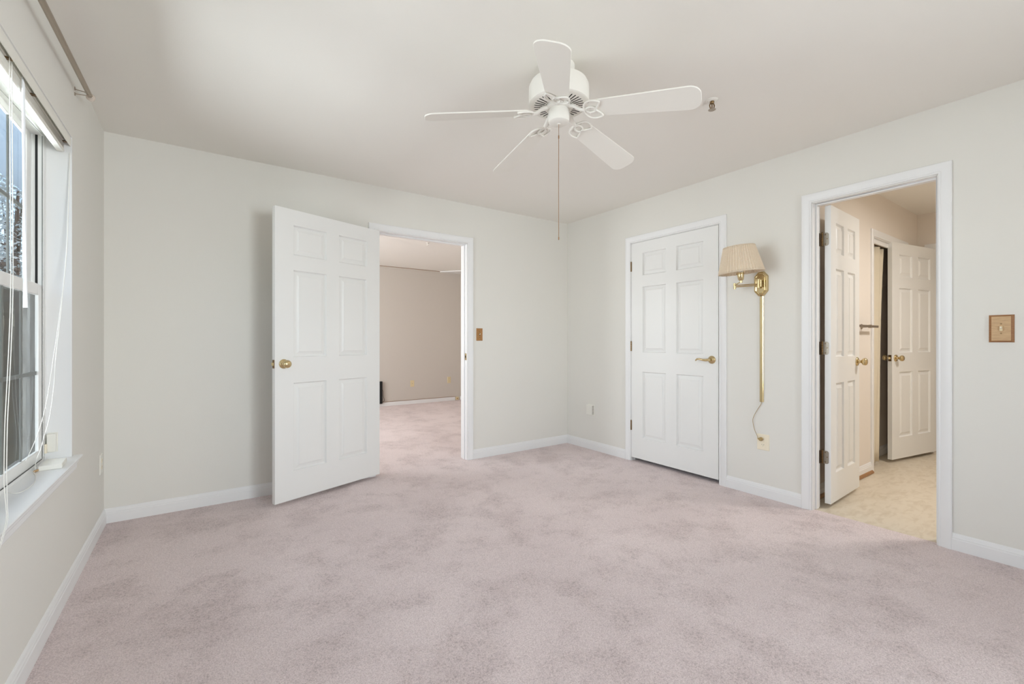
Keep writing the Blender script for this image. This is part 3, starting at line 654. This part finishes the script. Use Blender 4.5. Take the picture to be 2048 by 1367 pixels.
def blade_arm(k):
    a = math.radians(-61.2-72*k); er = Vector((math.cos(a), math.sin(a), 0)); et = Vector((-math.sin(a), math.cos(a), 0))
    er = er*math.cos(DROOP)-Vector((0, 0, math.sin(DROOP))); e0 = Vector((math.cos(a), math.sin(a), 0))
    up_ = er.cross(et); c_, s_ = math.cos(PITCH), math.sin(PITCH)
    tt = et*c_-up_*s_; nn = er.cross(tt)          # chord axis (the -t edge is higher), blade normal (up)
    if nn.z < 0: nn = -nn
    org = Vector((FX, FY, ZBL))
    L = lambda r, t, h: org+er*r+tt*t+nn*h
    # blade outline
    r0, r1, w0, w1 = .150, .632, .052, .068; pts = []
    for i in range(9):
        b = -PI/2+PI/2*i/8; pts.append((r1-.048+.048*math.cos(b), -w1+.048+.048*math.sin(b)))
    for i in range(9):
        b = PI/2*i/8; pts.append((r1-.048+.048*math.cos(b), w1-.048+.048*math.sin(b)))
    for i in range(9):
        b = PI/2+PI/2*i/8; pts.append((r0+.035+.035*math.cos(b), w0-.030+.030*math.sin(b)))
    for i in range(9):
        b = PI+PI/2*i/8; pts.append((r0+.035+.035*math.cos(b), -w0+.030+.030*math.sin(b)))
    mb = MB(); mb.hull([L(r, t, -.003) for r, t in pts], [L(r, t, .003) for r, t in pts])
    mb.build('fan_blade', 'fan', fan, bevel=.0012, smooth=30)
    # arm: stem from the flywheel, then three openwork leaf loops lying under the blade
    ar = MB(); zf = ZM-.012-ZBL
    P0 = org+e0*.052+Vector((0, 0, zf)); P1 = org+e0*.078+Vector((0, 0, zf-.006)); P2 = L(.108, 0, -.001); P3 = L(.134, 0, -.0075)
    ar.tube([P0, P1, P2, P3], [.0105, .0100, .0085, .007], 12, sx=1.45)
    hh = -.0075
    for sg in (1, -1):
        loop = [(.128, .002), (.130, .022), (.140, .042), (.158, .054), (.180, .055), (.198, .050), (.207, .045), (.205, .036), (.196, .020), (.184, .006), (.180, .0)]
        out = []
        PP = [Vector((r, sg*t, 0)) for r, t in loop]
        for i in range(len(PP)-1):
            A, B, C_, D = PP[max(i-1, 0)], PP[i], PP[i+1], PP[min(i+2, len(PP)-1)]
            for q in range(3):
                u = q/3; v = .5*((2*B)+(C_-A)*u+(2*A-5*B+4*C_-D)*u*u+(3*B-A-3*C_+D)*u**3); out.append(L(v.x, v.y, hh))
        out.append(L(PP[-1].x, PP[-1].y, hh)); ar.tube(out, .0048, 8)
    ring = [L(.160+.024*math.cos(2*PI*i/18), .017*math.sin(2*PI*i/18), hh) for i in range(18)]
    ar.tube(ring, .0046, 8, closed=True)
    ao = ar.build('blade_arm', 'fan', fan, smooth=50)
    for r, t in ((.150, .028), (.150, -.028), (.185, 0)):
        MB().lathe([(0, 0), (.004, 0), (.003, .002), (0, .0025)], L(r, t, -.0035), -nn, 10).build('screw', 'fan', ao)
for k in range(5): blade_arm(k)

# ------------------------------------------------------------------ sprinkler heads
def sprinkler(x, y, label, sc=1.0, body='abrass'):
    r = thing('sprinkler_head', (x, y, H-.06*sc), label, 'sprinkler', 'ceiling sprinklers'); r['wl'] = tuple(r.location)
    f = lambda pr: [(a*sc, H-b*sc) for a, b in pr]
    MB().lathe(f([(0, 0), (.030, 0), (.030, .002), (.024, .006), (.014, .008), (0, .008)]), (x, y, 0), n=28).build('escutcheon', 'fan', r)
    b_ = MB(); b_.lathe(f([(0, .006), (.011, .006), (.011, .016), (.008, .020), (0, .020)]), (x, y, 0), n=16)
    for s in (1, -1): b_.tube([(x+s*.008*sc, y-s*.004*sc, H-.018*sc), (x+s*.0125*sc, y-s*.006*sc, H-.030*sc), (x+s*.009*sc, y-s*.0045*sc, H-.044*sc), (x, y, H-.050*sc)], .0032*sc, 8)
    b_.tube([(x, y, H-.018*sc), (x, y, H-.048*sc)], .0034*sc, 8); b_.build('frame_body', body, r)
    d_ = MB(); n = 12
    d_.lathe(f([(0, .050), (.007, .050), (.018, .052), (.018, .054), (0, .0545)]), (x, y, 0), n=24, ripple=lambda th: .12*math.cos(12*th)); d_.build('deflector', 'nickel' if body == 'abrass' else 'fan', r)
    return r
sprinkler(2.7625, -2.3746, 'brass pendent sprinkler head on the ceiling beside the right fan blade')
sprinkler(2.97, 1.772, 'tiny white sprinkler head on the ceiling of the next room', .8, 'fan')

# ------------------------------------------------------------------ wall lamp with brass cord cover
wlp = thing('wall_lamp', (W, -2.105, 1.55), 'brass swing-arm wall lamp with a pleated cream shade beside the closed door', 'wall lamp'); wlp['wl'] = tuple(wlp.location)
py, pz = -2.105, 1.553; hw, hh_ = .050, .090
def octo(s, d): 
    c = .030*s; a, b = hw*s, hh_-(hw*(1-s))
    return [(W-d, py+y, pz+z) for y, z in ((-a, -b+c*1.2), (-a+c, -b), (a-c, -b), (a, -b+c*1.2), (a, b-c*1.2), (a-c, b), (-a+c, b), (-a, b-c*1.2))]
pm = MB(); rings = [octo(1, 0), octo(1, .006), octo(.92, .014), octo(.80, .017), octo(.74, .012), octo(.60, .011), octo(.55, .014)]
vs = [v for r_ in rings for v in r_]; n8 = len(rings)
pm.add(vs, [(8*r_+j, 8*r_+(j+1) % 8, 8*r_+8+(j+1) % 8, 8*r_+8+j) for r_ in range(n8-1) for j in range(8)]+[tuple(8*(n8-1)+j for j in range(8)), tuple(range(8))])
pm.build('backplate', 'brass', wlp, smooth=None)
post = MB(); post.tube([(W-.012, py+.004, pz+.004), (W-.034, py+.004, pz+.004)], .009, 14); post.tube([(W-.036, py+.005, pz-.032), (W-.036, py+.005, pz+.032)], .0095, 14)
post.tube([(W-.036, py-.012, pz-.026), (W-.036, py-.012, pz+.026)], .006, 12); post.build('pivot_post', 'brass', wlp)
J = Vector((3.735, -1.972, 1.540)); A0 = Vector((W-.036, py+.005, 1.545)); SK = Vector((3.668, -2.055, 1.556))
am = MB()
for dz in (-.0055, .0055): am.tube([A0+Vector((0, 0, dz)), J+Vector((0, 0, dz))], .0042, 10)
am.build('swing_arm', 'brass', wlp)
jt = MB(); jt.lathe([(0, -.022), (.009, -.022), (.009, .022), (0, .022)], J, n=18); jt.build('arm_joint', 'brass', wlp)
am2 = MB(); am2.tube([J+Vector((0, 0, .008)), (J+SK)/2+Vector((0, 0, .006)), SK+Vector((0, 0, .004))], .005, 10); am2.build('swing_arm', 'brass', wlp)
lean = Vector((-.819*.085, .574*.085, 1)).normalized()
so_ = MB(); so_.lathe([(0, -.006), (.009, -.006), (.009, .012), (.015, .014), (.019, .022), (.0225, .050), (.0225, .056), (.027, .058), (.027, .066), (.020, .068), (0, .068)], SK, lean, 28); so_.build('socket', 'brass', wlp, smooth=35)
sw_ = MB(); sw_.tube([SK+Vector((-.019, -.006, .035)), SK+Vector((-.030, -.012, .035))], .003, 8); sw_.build('switch_key', 'abrass', wlp)
SB = Vector((3.668, -2.055, 1.622)); shd = MB(); hS = .190
prof = [(.147-(.147-.101)*i/10, hS*i/10) for i in range(11)]
shd.lathe(prof, SB, lean, 368, ripple=lambda th: .030*(1-abs(((th*46/(2*PI)) % 1)*2-1)*2))
sh_o = shd.build('lamp_shade', 'shade', wlp, smooth=80, solid=.0012)
tb = MB()
for rr, hgt in ((.147, .002), (.101, hS-.002)):
    ux = lean.cross(Vector((1, 0, 0))).normalized(); uy = lean.cross(ux)
    tb = MB(); tb.tube([SB+lean*hgt+(ux*math.cos(2*PI*i/64)+uy*math.sin(2*PI*i/64))*rr for i in range(64)], .003, 6, closed=True)
    tb.build('shade_binding', 'shade', sh_o)
hp = MB()
for s in (1, -1):
    hp.tube([SB+ux*s*.016, SB+ux*s*.045+lean*.05, SB+ux*s*.045+lean*.12, SB+ux*s*.01+lean*(hS-.02)], .0018, 6)
for i in range(3):
    a = 2*PI*i/3; hp.tube([SB+lean*(hS-.02), SB+lean*(hS-.006)+(ux*math.cos(a)+uy*math.sin(a))*.105], .0016, 6)
hp.build('harp', 'brass', wlp)
bu = MB(); bu.lathe([(0, .0), (.013, .0), (.014, .02), (.028, .055), (.030, .07), (.024, .09), (.010, .10), (0, .101)], SB-lean*.0+lean*.002, lean, 24); bu.build('light_bulb', 'plastic', wlp)
cc = MB(); cyc = -2.108
cc.hull([(W, cyc-.0135, .690), (W-.006, cyc-.0135, .690), (W-.011, cyc-.009, .690), (W-.011, cyc+.009, .690), (W-.006, cyc+.0135, .690), (W, cyc+.0135, .690)],
        [(W, cyc-.0135, 1.462), (W-.006, cyc-.0135, 1.462), (W-.011, cyc-.009, 1.462), (W-.011, cyc+.009, 1.462), (W-.006, cyc+.0135, 1.462), (W, cyc+.0135, 1.462)])
cc.build('cord_cover', 'brass', wlp, smooth=None)
cord('power_cord', [(W-.006, -2.108, .700), (W-.007, -2.105, .675), (W-.010, -2.083, .635), (W-.012, -2.058, .585), (W-.012, -2.048, .545), (W-.013, -2.060, .485), (W-.018, -2.083, .440), (W-.022, -2.090, .421)], .0018, 'goldcord', wlp)
pg = MB(); pg.lathe([(0, 0), (.010, 0), (.013, .004), (.013, .020), (.009, .026), (0, .027)], (W-.006, -2.108, .4205), (-1, 0, 0), 18); pg.tube([(W-.022, -2.088, .421), (W-.02, -2.108, .4205)], [.004, .007], 10)
pg.build('plug', 'goldcord', wlp)

# ------------------------------------------------------------------ electrical plates
def plate(name, fn, a, z, w, h, label, cat, kind, mats, group=None):
    """fn maps (along, out, up)"""
    r = thing(name, fn(Vector((a, 0, z-h/2))), label, cat, group); r['wl'] = tuple(r.location)
    mb = MB(fn)
    c = .004
    if kind == 'woodtoggle':
        bw = .011
        q = [(a-w/2, z-h/2), (a+w/2, z-h/2), (a+w/2, z+h/2), (a-w/2, z+h/2)]; q2 = [(a-w/2+.002, z-h/2+.002), (a+w/2-.002, z-h/2+.002), (a+w/2-.002, z+h/2-.002), (a-w/2+.002, z+h/2-.002)]
        q3 = [(a-w/2+bw, z-h/2+bw*.8), (a+w/2-bw, z-h/2+bw*.8), (a+w/2-bw, z+h/2-bw*.8), (a-w/2+bw, z+h/2-bw*.8)]
        vs = [(x, 0, y) for x, y in q]+[(x, .006, y) for x, y in q2]+[(x, .013, y) for x, y in q3]
        mb.add(vs, [(4*k+j, 4*k+(j+1) % 4, 4*k+4+(j+1) % 4, 4*k+4+j) for k in range(2) for j in range(4)]+[(0, 1, 2, 3), (8, 9, 10, 11)])
        mb.build('bevelled_edge', mats[0], r, smooth=None)
        MB(fn).box(a-w/2+bw, a+w/2-bw, .012, .0138, z-h/2+bw*.8, z+h/2-bw*.8).build('cover_plate', mats[1], r)
        f = .0138
    else:
        vs = []
        for ins, d in ((0, 0), (0, .002), (.004, .0052)):
            vs += [(a-w/2+ins, d, z-h/2+ins), (a+w/2-ins, d, z-h/2+ins), (a+w/2-ins, d, z+h/2-ins), (a-w/2+ins, d, z+h/2-ins)]
        mb.add(vs, [(4*k+j, 4*k+(j+1) % 4, 4*k+4+(j+1) % 4, 4*k+4+j) for k in range(2) for j in range(4)]+[(0, 1, 2, 3), (8, 9, 10, 11)])
        mb.build('cover_plate', mats[0], r, smooth=30); f = .0052
    if kind in ('toggle', 'woodtoggle'):
        s = MB(fn); s.box(a-.0055, a+.0055, f, f+.0012, z-.0125, z+.0125); so = s.build('toggle_slot', mats[2], r, bevel=.0005)
        t_ = MB(fn); t_.hull([(a-.004, f, z-.004), (a+.004, f, z-.004), (a+.004, f, z+.006), (a-.004, f, z+.006)], [(a-.003, f+.012, z+.004), (a+.003, f+.012, z+.004), (a+.003, f+.012, z+.010), (a-.003, f+.012, z+.010)]); t_.build('toggle', 'cream', r, bevel=.0008)
        if kind == 'woodtoggle':
            rg = MB(fn); P = [(a+.0105*math.copysign(abs(math.cos(u))**.6, math.cos(u)), f+.0006, z+.0135*math.copysign(abs(math.sin(u))**.6, math.sin(u))) for u in [2*PI*i/28 for i in range(28)]]
            rg.tube(P, .0012, 6, closed=True); rg.build('toggle_ring', mats[1], r)
        for dz in (-.0302, .0302):
            MB(fn).lathe([(0, 0), (.0036, 0), (.003, .001), (0, .0012)], (a, f, z+dz*(.8 if kind == 'woodtoggle' else 1)), (0, 1, 0), 12).build('plate_screw', 'abrass', r)
    elif kind == 'outlet':
        for dz in (-.0195, .0195):
            u = MB(fn); P = [(a+.0155*math.copysign(abs(math.cos(q))**.55, math.cos(q)), z+dz+.0135*math.copysign(abs(math.sin(q))**.55, math.sin(q))) for q in [2*PI*i/24 for i in range(24)]]
            u.hull([(x, f-.001, y) for x, y in P], [(x, f+.0018, y) for x, y in P]); uo = u.build('receptacle', mats[1], r, smooth=40)
            MB(fn).box(a-.0075, a-.0058, f+.0014, f+.0020, z+dz-.001, z+dz+.0075).build('slot', 'dark', uo)
            MB(fn).box(a+.0058, a+.0075, f+.0014, f+.0020, z+dz, z+dz+.0065).build('slot', 'dark', uo)
            MB(fn).lathe([(0, 0), (.0026, 0), (0, .0006)], (a, f+.0016, z+dz-.0065), (0, 1, 0), 10).build('ground_slot', 'dark', uo)
        sc = MB(fn); sc.lathe([(0, 0), (.003, 0), (.0025, .001), (0, .0012)], (a, f, z), (0, 1, 0), 12); sc.build('plate_screw', 'cream', r)
    elif kind == 'jack':
        MB(fn).box(a-.008, a+.008, f-.001, f+.003, z-.008, z+.010).build('jack', mats[1], r)
        MB(fn).box(a-.004, a+.004, f+.0025, f+.0034, z-.003, z+.004).build('jack_hole', 'dark', r)
    return r
plate('light_switch', back, 2.715, 1.1975, .070, .120, 'brown switch plate on the back wall right of the doorway', 'light switch', 'toggle', ('copperplate', 'copperplate', 'abrass'), 'light switches on the bedroom walls')
plate('light_switch', right, -3.299, 1.199, .090, .141, 'square wooden switch plate with darker sloping edges right of the bathroom doorway', 'light switch', 'woodtoggle', ('woodedge', 'woodplate', 'almond'), 'light switches on the bedroom walls')
plate('wall_outlet', right, -2.118, .3975, .086, .115, 'cream outlet plate under the wall lamp with a plug in its upper socket', 'outlet', 'outlet', ('cream', 'cream', 'cream'), 'wall outlets')
plate('wall_outlet', left, -.117, .396, .070, .118, 'off-white outlet on the window wall beside the corner', 'outlet', 'outlet', ('plastic', 'cream', 'plastic'), 'wall outlets')
plate('wall_outlet', farw, 3.637, .365, .074, .115, 'almond jack plate on the far wall of the next room, left of the pair', 'outlet', 'jack', ('almond', 'almond', 'almond'), 'wall outlets')
plate('wall_outlet', farw, 4.374, .393, .070, .118, 'almond outlet on the far wall of the next room, right of the pair', 'outlet', 'outlet', ('almond', 'almond', 'almond'), 'wall outlets')
# small plug-in box on the right wall near the corner
pb = thing('plug_in_box', (W, -.375, .360), 'small off-white plug-in box low on the right wall near the corner', 'plug-in device'); pb['wl'] = tuple(pb.location)
MB().box(W-.034, W, -.412, -.330, .362, .466).build('box_body', 'plastic', pb, bevel=.004)
rb = MB()
for k in range(7): z = .374+k*.013; rb.box(W-.030, W-.006, -.4135, -.411, z, z+.005)
rb.build('vent_ribs', 'pewter', pb)
MB().box(W-.004, W, -.425, -.318, .356, .470).build('wall_plate', 'plastic', pb, bevel=.001)

# ------------------------------------------------------------------ next room: black device, corner jack, ceiling corner panel, top trim
bd = thing('black_panel_device', (3.02, YN-.03, .05), 'slim black device against the far wall of the next room with a looped cord', 'device'); bd['wl'] = tuple(bd.location)
MB().box(2.94, 3.076, YN-.050, YN-.014, .052, .436).build('device_body', 'black', bd, bevel=.004)
cord('power_cord', [(3.074, YN-.030, .30), (3.092, YN-.028, .26), (3.098, YN-.027, .18), (3.112, YN-.026, .13), (3.118, YN-.026, .105), (3.104, YN-.026, .085), (3.074, YN-.028, .075)], .003, 'black', bd)
cj = thing('corner_jack', (4.545, YN-.01, 0), 'small tan cable box at the right end of the far baseboard', 'cable box'); cj['wl'] = tuple(cj.location)
MB().box(4.512, 4.575, YN-.020, YN, .003, .062).build('jack_body', 'almond', cj, bevel=.003); MB().box(4.532, 4.550, YN-.023, YN-.019, .02, .04).build('jack_hole', 'shoe', cj)
tp = MB(); tp.hull([(4.18, YN, 2.424), (4.62, YN-.54, 2.424), (4.62, YN, 2.424)], [(4.18, YN, 2.44), (4.62, YN-.54, 2.44), (4.62, YN, 2.44)])
struct(tp.build('trim_11', 'trim', smooth=None), 'triangular panel across the ceiling corner of the next room', 'trim')
tt_ = MB(); tt_.box(0, 4.62, YN-.006, YN, 2.395, 2.431); struct(tt_.build('trim_12', 'wallnext', smooth=None), 'thin border strip along the top of the far wall', 'trim')
tg = MB(); tg.box(0, 4.62, YN-.008, YN, 2.431, 2.4355); struct(tg.build('trim_13', 'woodedge', smooth=None), 'thin brown gap line above the border strip', 'trim')
tg = MB(); tg.box(0, 4.5, YN-.011, YN-.001, .0700, .0735); struct(tg.build('trim_14', 'woodedge', smooth=None), 'thin brown seam along the top of the far baseboard', 'trim')

# ------------------------------------------------------------------ bathroom: towel bar, curtain and rod, ceiling light
tw = thing('towel_bar', (4.85, BY-.03, 1.24), 'metal towel bar on the bathroom wall left of the curtained closet', 'towel bar'); tw['wl'] = tuple(tw.location)
MB().box(4.42, 5.215, BY-.066, BY-.054, 1.246, 1.266).build('bar', 'nickel', tw, bevel=.002)
for x in (5.03, 4.56):
    p_ = MB(); p_.lathe([(0, 0), (.021, 0), (.021, .006), (.010, .010), (.009, .045), (.014, .052), (.014, .070), (0, .070)], (x, BY, 1.256), (0, -1, 0), 20); p_.build('wall_post', 'nickel', tw, smooth=40)
tk = MB(); tk.box(5.307, 6.178, -2.332, -2.316, 2.004, 2.0435); tk.build('curtain_pelmet', 'trim', fr4, bevel=.002)
cu = MB(); nx, nz = 40, 16; vs = []
for k in range(nz+1):
    z = .032+(1.995-.032)*k/nz; xr = 5.585+.150*k/nz
    for i in range(nx+1):
        u = i/nx; vs.append((5.318+(xr-5.318)*u, -2.300+.012*math.sin(u*5*PI+.4)+.006*math.sin(u*11+k*.3), z))
cu.add(vs, [(k*(nx+1)+i, k*(nx+1)+i+1, (k+1)*(nx+1)+i+1, (k+1)*(nx+1)+i) for k in range(nz) for i in range(nx)])
tag(cu.build('closet_curtain', 'curtain', smooth=80, solid=.004), 'cream cloth curtain hanging in the bathroom closet opening', 'curtain')
cr2 = MB(); cr2.tube([(5.307, -2.300, 2.012), (6.178, -2.300, 2.012)], .009, 14)
tag(cr2.build('closet_curtain_rod', 'abrass'), 'dark rod carrying the curtain across the bathroom closet opening', 'curtain rod')
lt = thing('ceiling_light', (4.95, -3.60, 2.34), 'round ceiling light of the bathroom', 'ceiling light'); lt['wl'] = tuple(lt.location)
MB().lathe([(0, 2.44), (.16, 2.44), (.16, 2.425), (.15, 2.42), (0, 2.42)], (4.95, -3.60, 0), n=36).build('light_base', 'fan', lt)
gm = mat('lit_opal_glass', (255, 240, 220), .4, noise=(5, .01)); gb = gm.node_tree.nodes['Principled BSDF']
gb.inputs['Emission Color'].default_value = (1.0, .86, .70, 1); gb.inputs['Emission Strength'].default_value = 1.2
MB().lathe([(.14, 2.42), (.135, 2.39), (.11, 2.36), (.06, 2.345), (0, 2.342)], (4.95, -3.60, 0), n=36).build('glass_bowl', gm, lt)
bath_l = area('bathroom_ceiling_lamp', (4.95, -3.60, 2.33), (0, 0, 0), .3, .3, 11.8, (1.0, .965, .92)); bath_l.data.shape = 'DISK'

# ------------------------------------------------------------------ outdoors seen through the window
slab('floor', -40, -.17, -20, 60, -.75, -.55, 'grass', 'lawn outside the window', 'lawn')
slab('floor', -9, -6, -20, 60, -.549, -.54, 'asphalt', 'driveway beyond the lawn', 'driveway')
eave = MB(); eave.box(-.62, -.165, -8, 9, 2.275, 2.36); struct(eave.build('trim_15', 'soffit', smooth=None), 'blue-grey eave soffit above the window outside', 'eave')
def tree(name, x, y, hgt, crown_z, rx, ry, rz, n, leaf, m, label, cat, trunk_r=.12, zg=-.55):
    r = thing(name, (x, y, zg), label, cat, 'trees outside the window' if cat == 'tree' else 'bushes outside the window'); r['wl'] = tuple(r.location)
    tr = MB(); top = zg+hgt*.8
    tr.tube([(x, y, zg), (x+.05, y, zg+hgt*.3), (x-.05, y+.05, zg+hgt*.55), (x, y, top)], [trunk_r, trunk_r*.8, trunk_r*.55, trunk_r*.2], 10)
    for k in range(9):
        a = random.uniform(0, 2*PI); z = zg+hgt*random.uniform(.3, .7); q = random.uniform(.5, .95)
        tr.tube([(x, y, z), (x+rx*q*.5*math.cos(a), y+ry*q*.5*math.sin(a), z+rz*.25), (x+rx*q*math.cos(a), y+ry*q*math.sin(a), z+rz*.45)], [trunk_r*.35, trunk_r*.2, trunk_r*.06], 7)
    tr.build('trunk', 'bark', r)
    lf = MB()
    for k in range(n):
        while True:
            p = Vector((random.uniform(-1, 1), random.uniform(-1, 1), random.uniform(-1, 1)))
            if .25 < p.length < 1: break
        c = Vector((x+p.x*rx, y+p.y*ry, crown_z+p.z*rz)); u = Vector((random.gauss(0, 1), random.gauss(0, 1), random.gauss(0, .6))).normalized()
        v = u.cross(Vector((random.gauss(0, 1), random.gauss(0, 1), random.gauss(0, 1)))).normalized(); s = leaf*random.uniform(.6, 1.3)
        lf.add([c-u*s, c-v*s*.45, c+u*s, c+v*s*.45], [(0, 1, 2, 3)])
    lf.build('foliage', m, r, smooth=None)
    return r
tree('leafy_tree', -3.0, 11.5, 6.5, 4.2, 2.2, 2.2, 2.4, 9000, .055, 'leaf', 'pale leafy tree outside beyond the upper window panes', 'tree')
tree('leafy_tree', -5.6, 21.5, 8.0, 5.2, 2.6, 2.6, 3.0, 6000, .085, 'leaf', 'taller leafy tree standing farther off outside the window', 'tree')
tree('garden_bush', -1.75, 7.0, 1.7, .45, .9, 1.2, .95, 6500, .032, 'bushleaf', 'dark bush close to the house outside the lower panes', 'bush', .04)
tree('garden_bush', -2.7, 16.6, 2.2, .7, 1.5, 1.5, 1.2, 2200, .08, 'bushleaf', 'broad dark bush far off outside past the nearer tree', 'bush', .05)
for o in bpy.data.objects:
    if 'wl' in o: del o['wl']
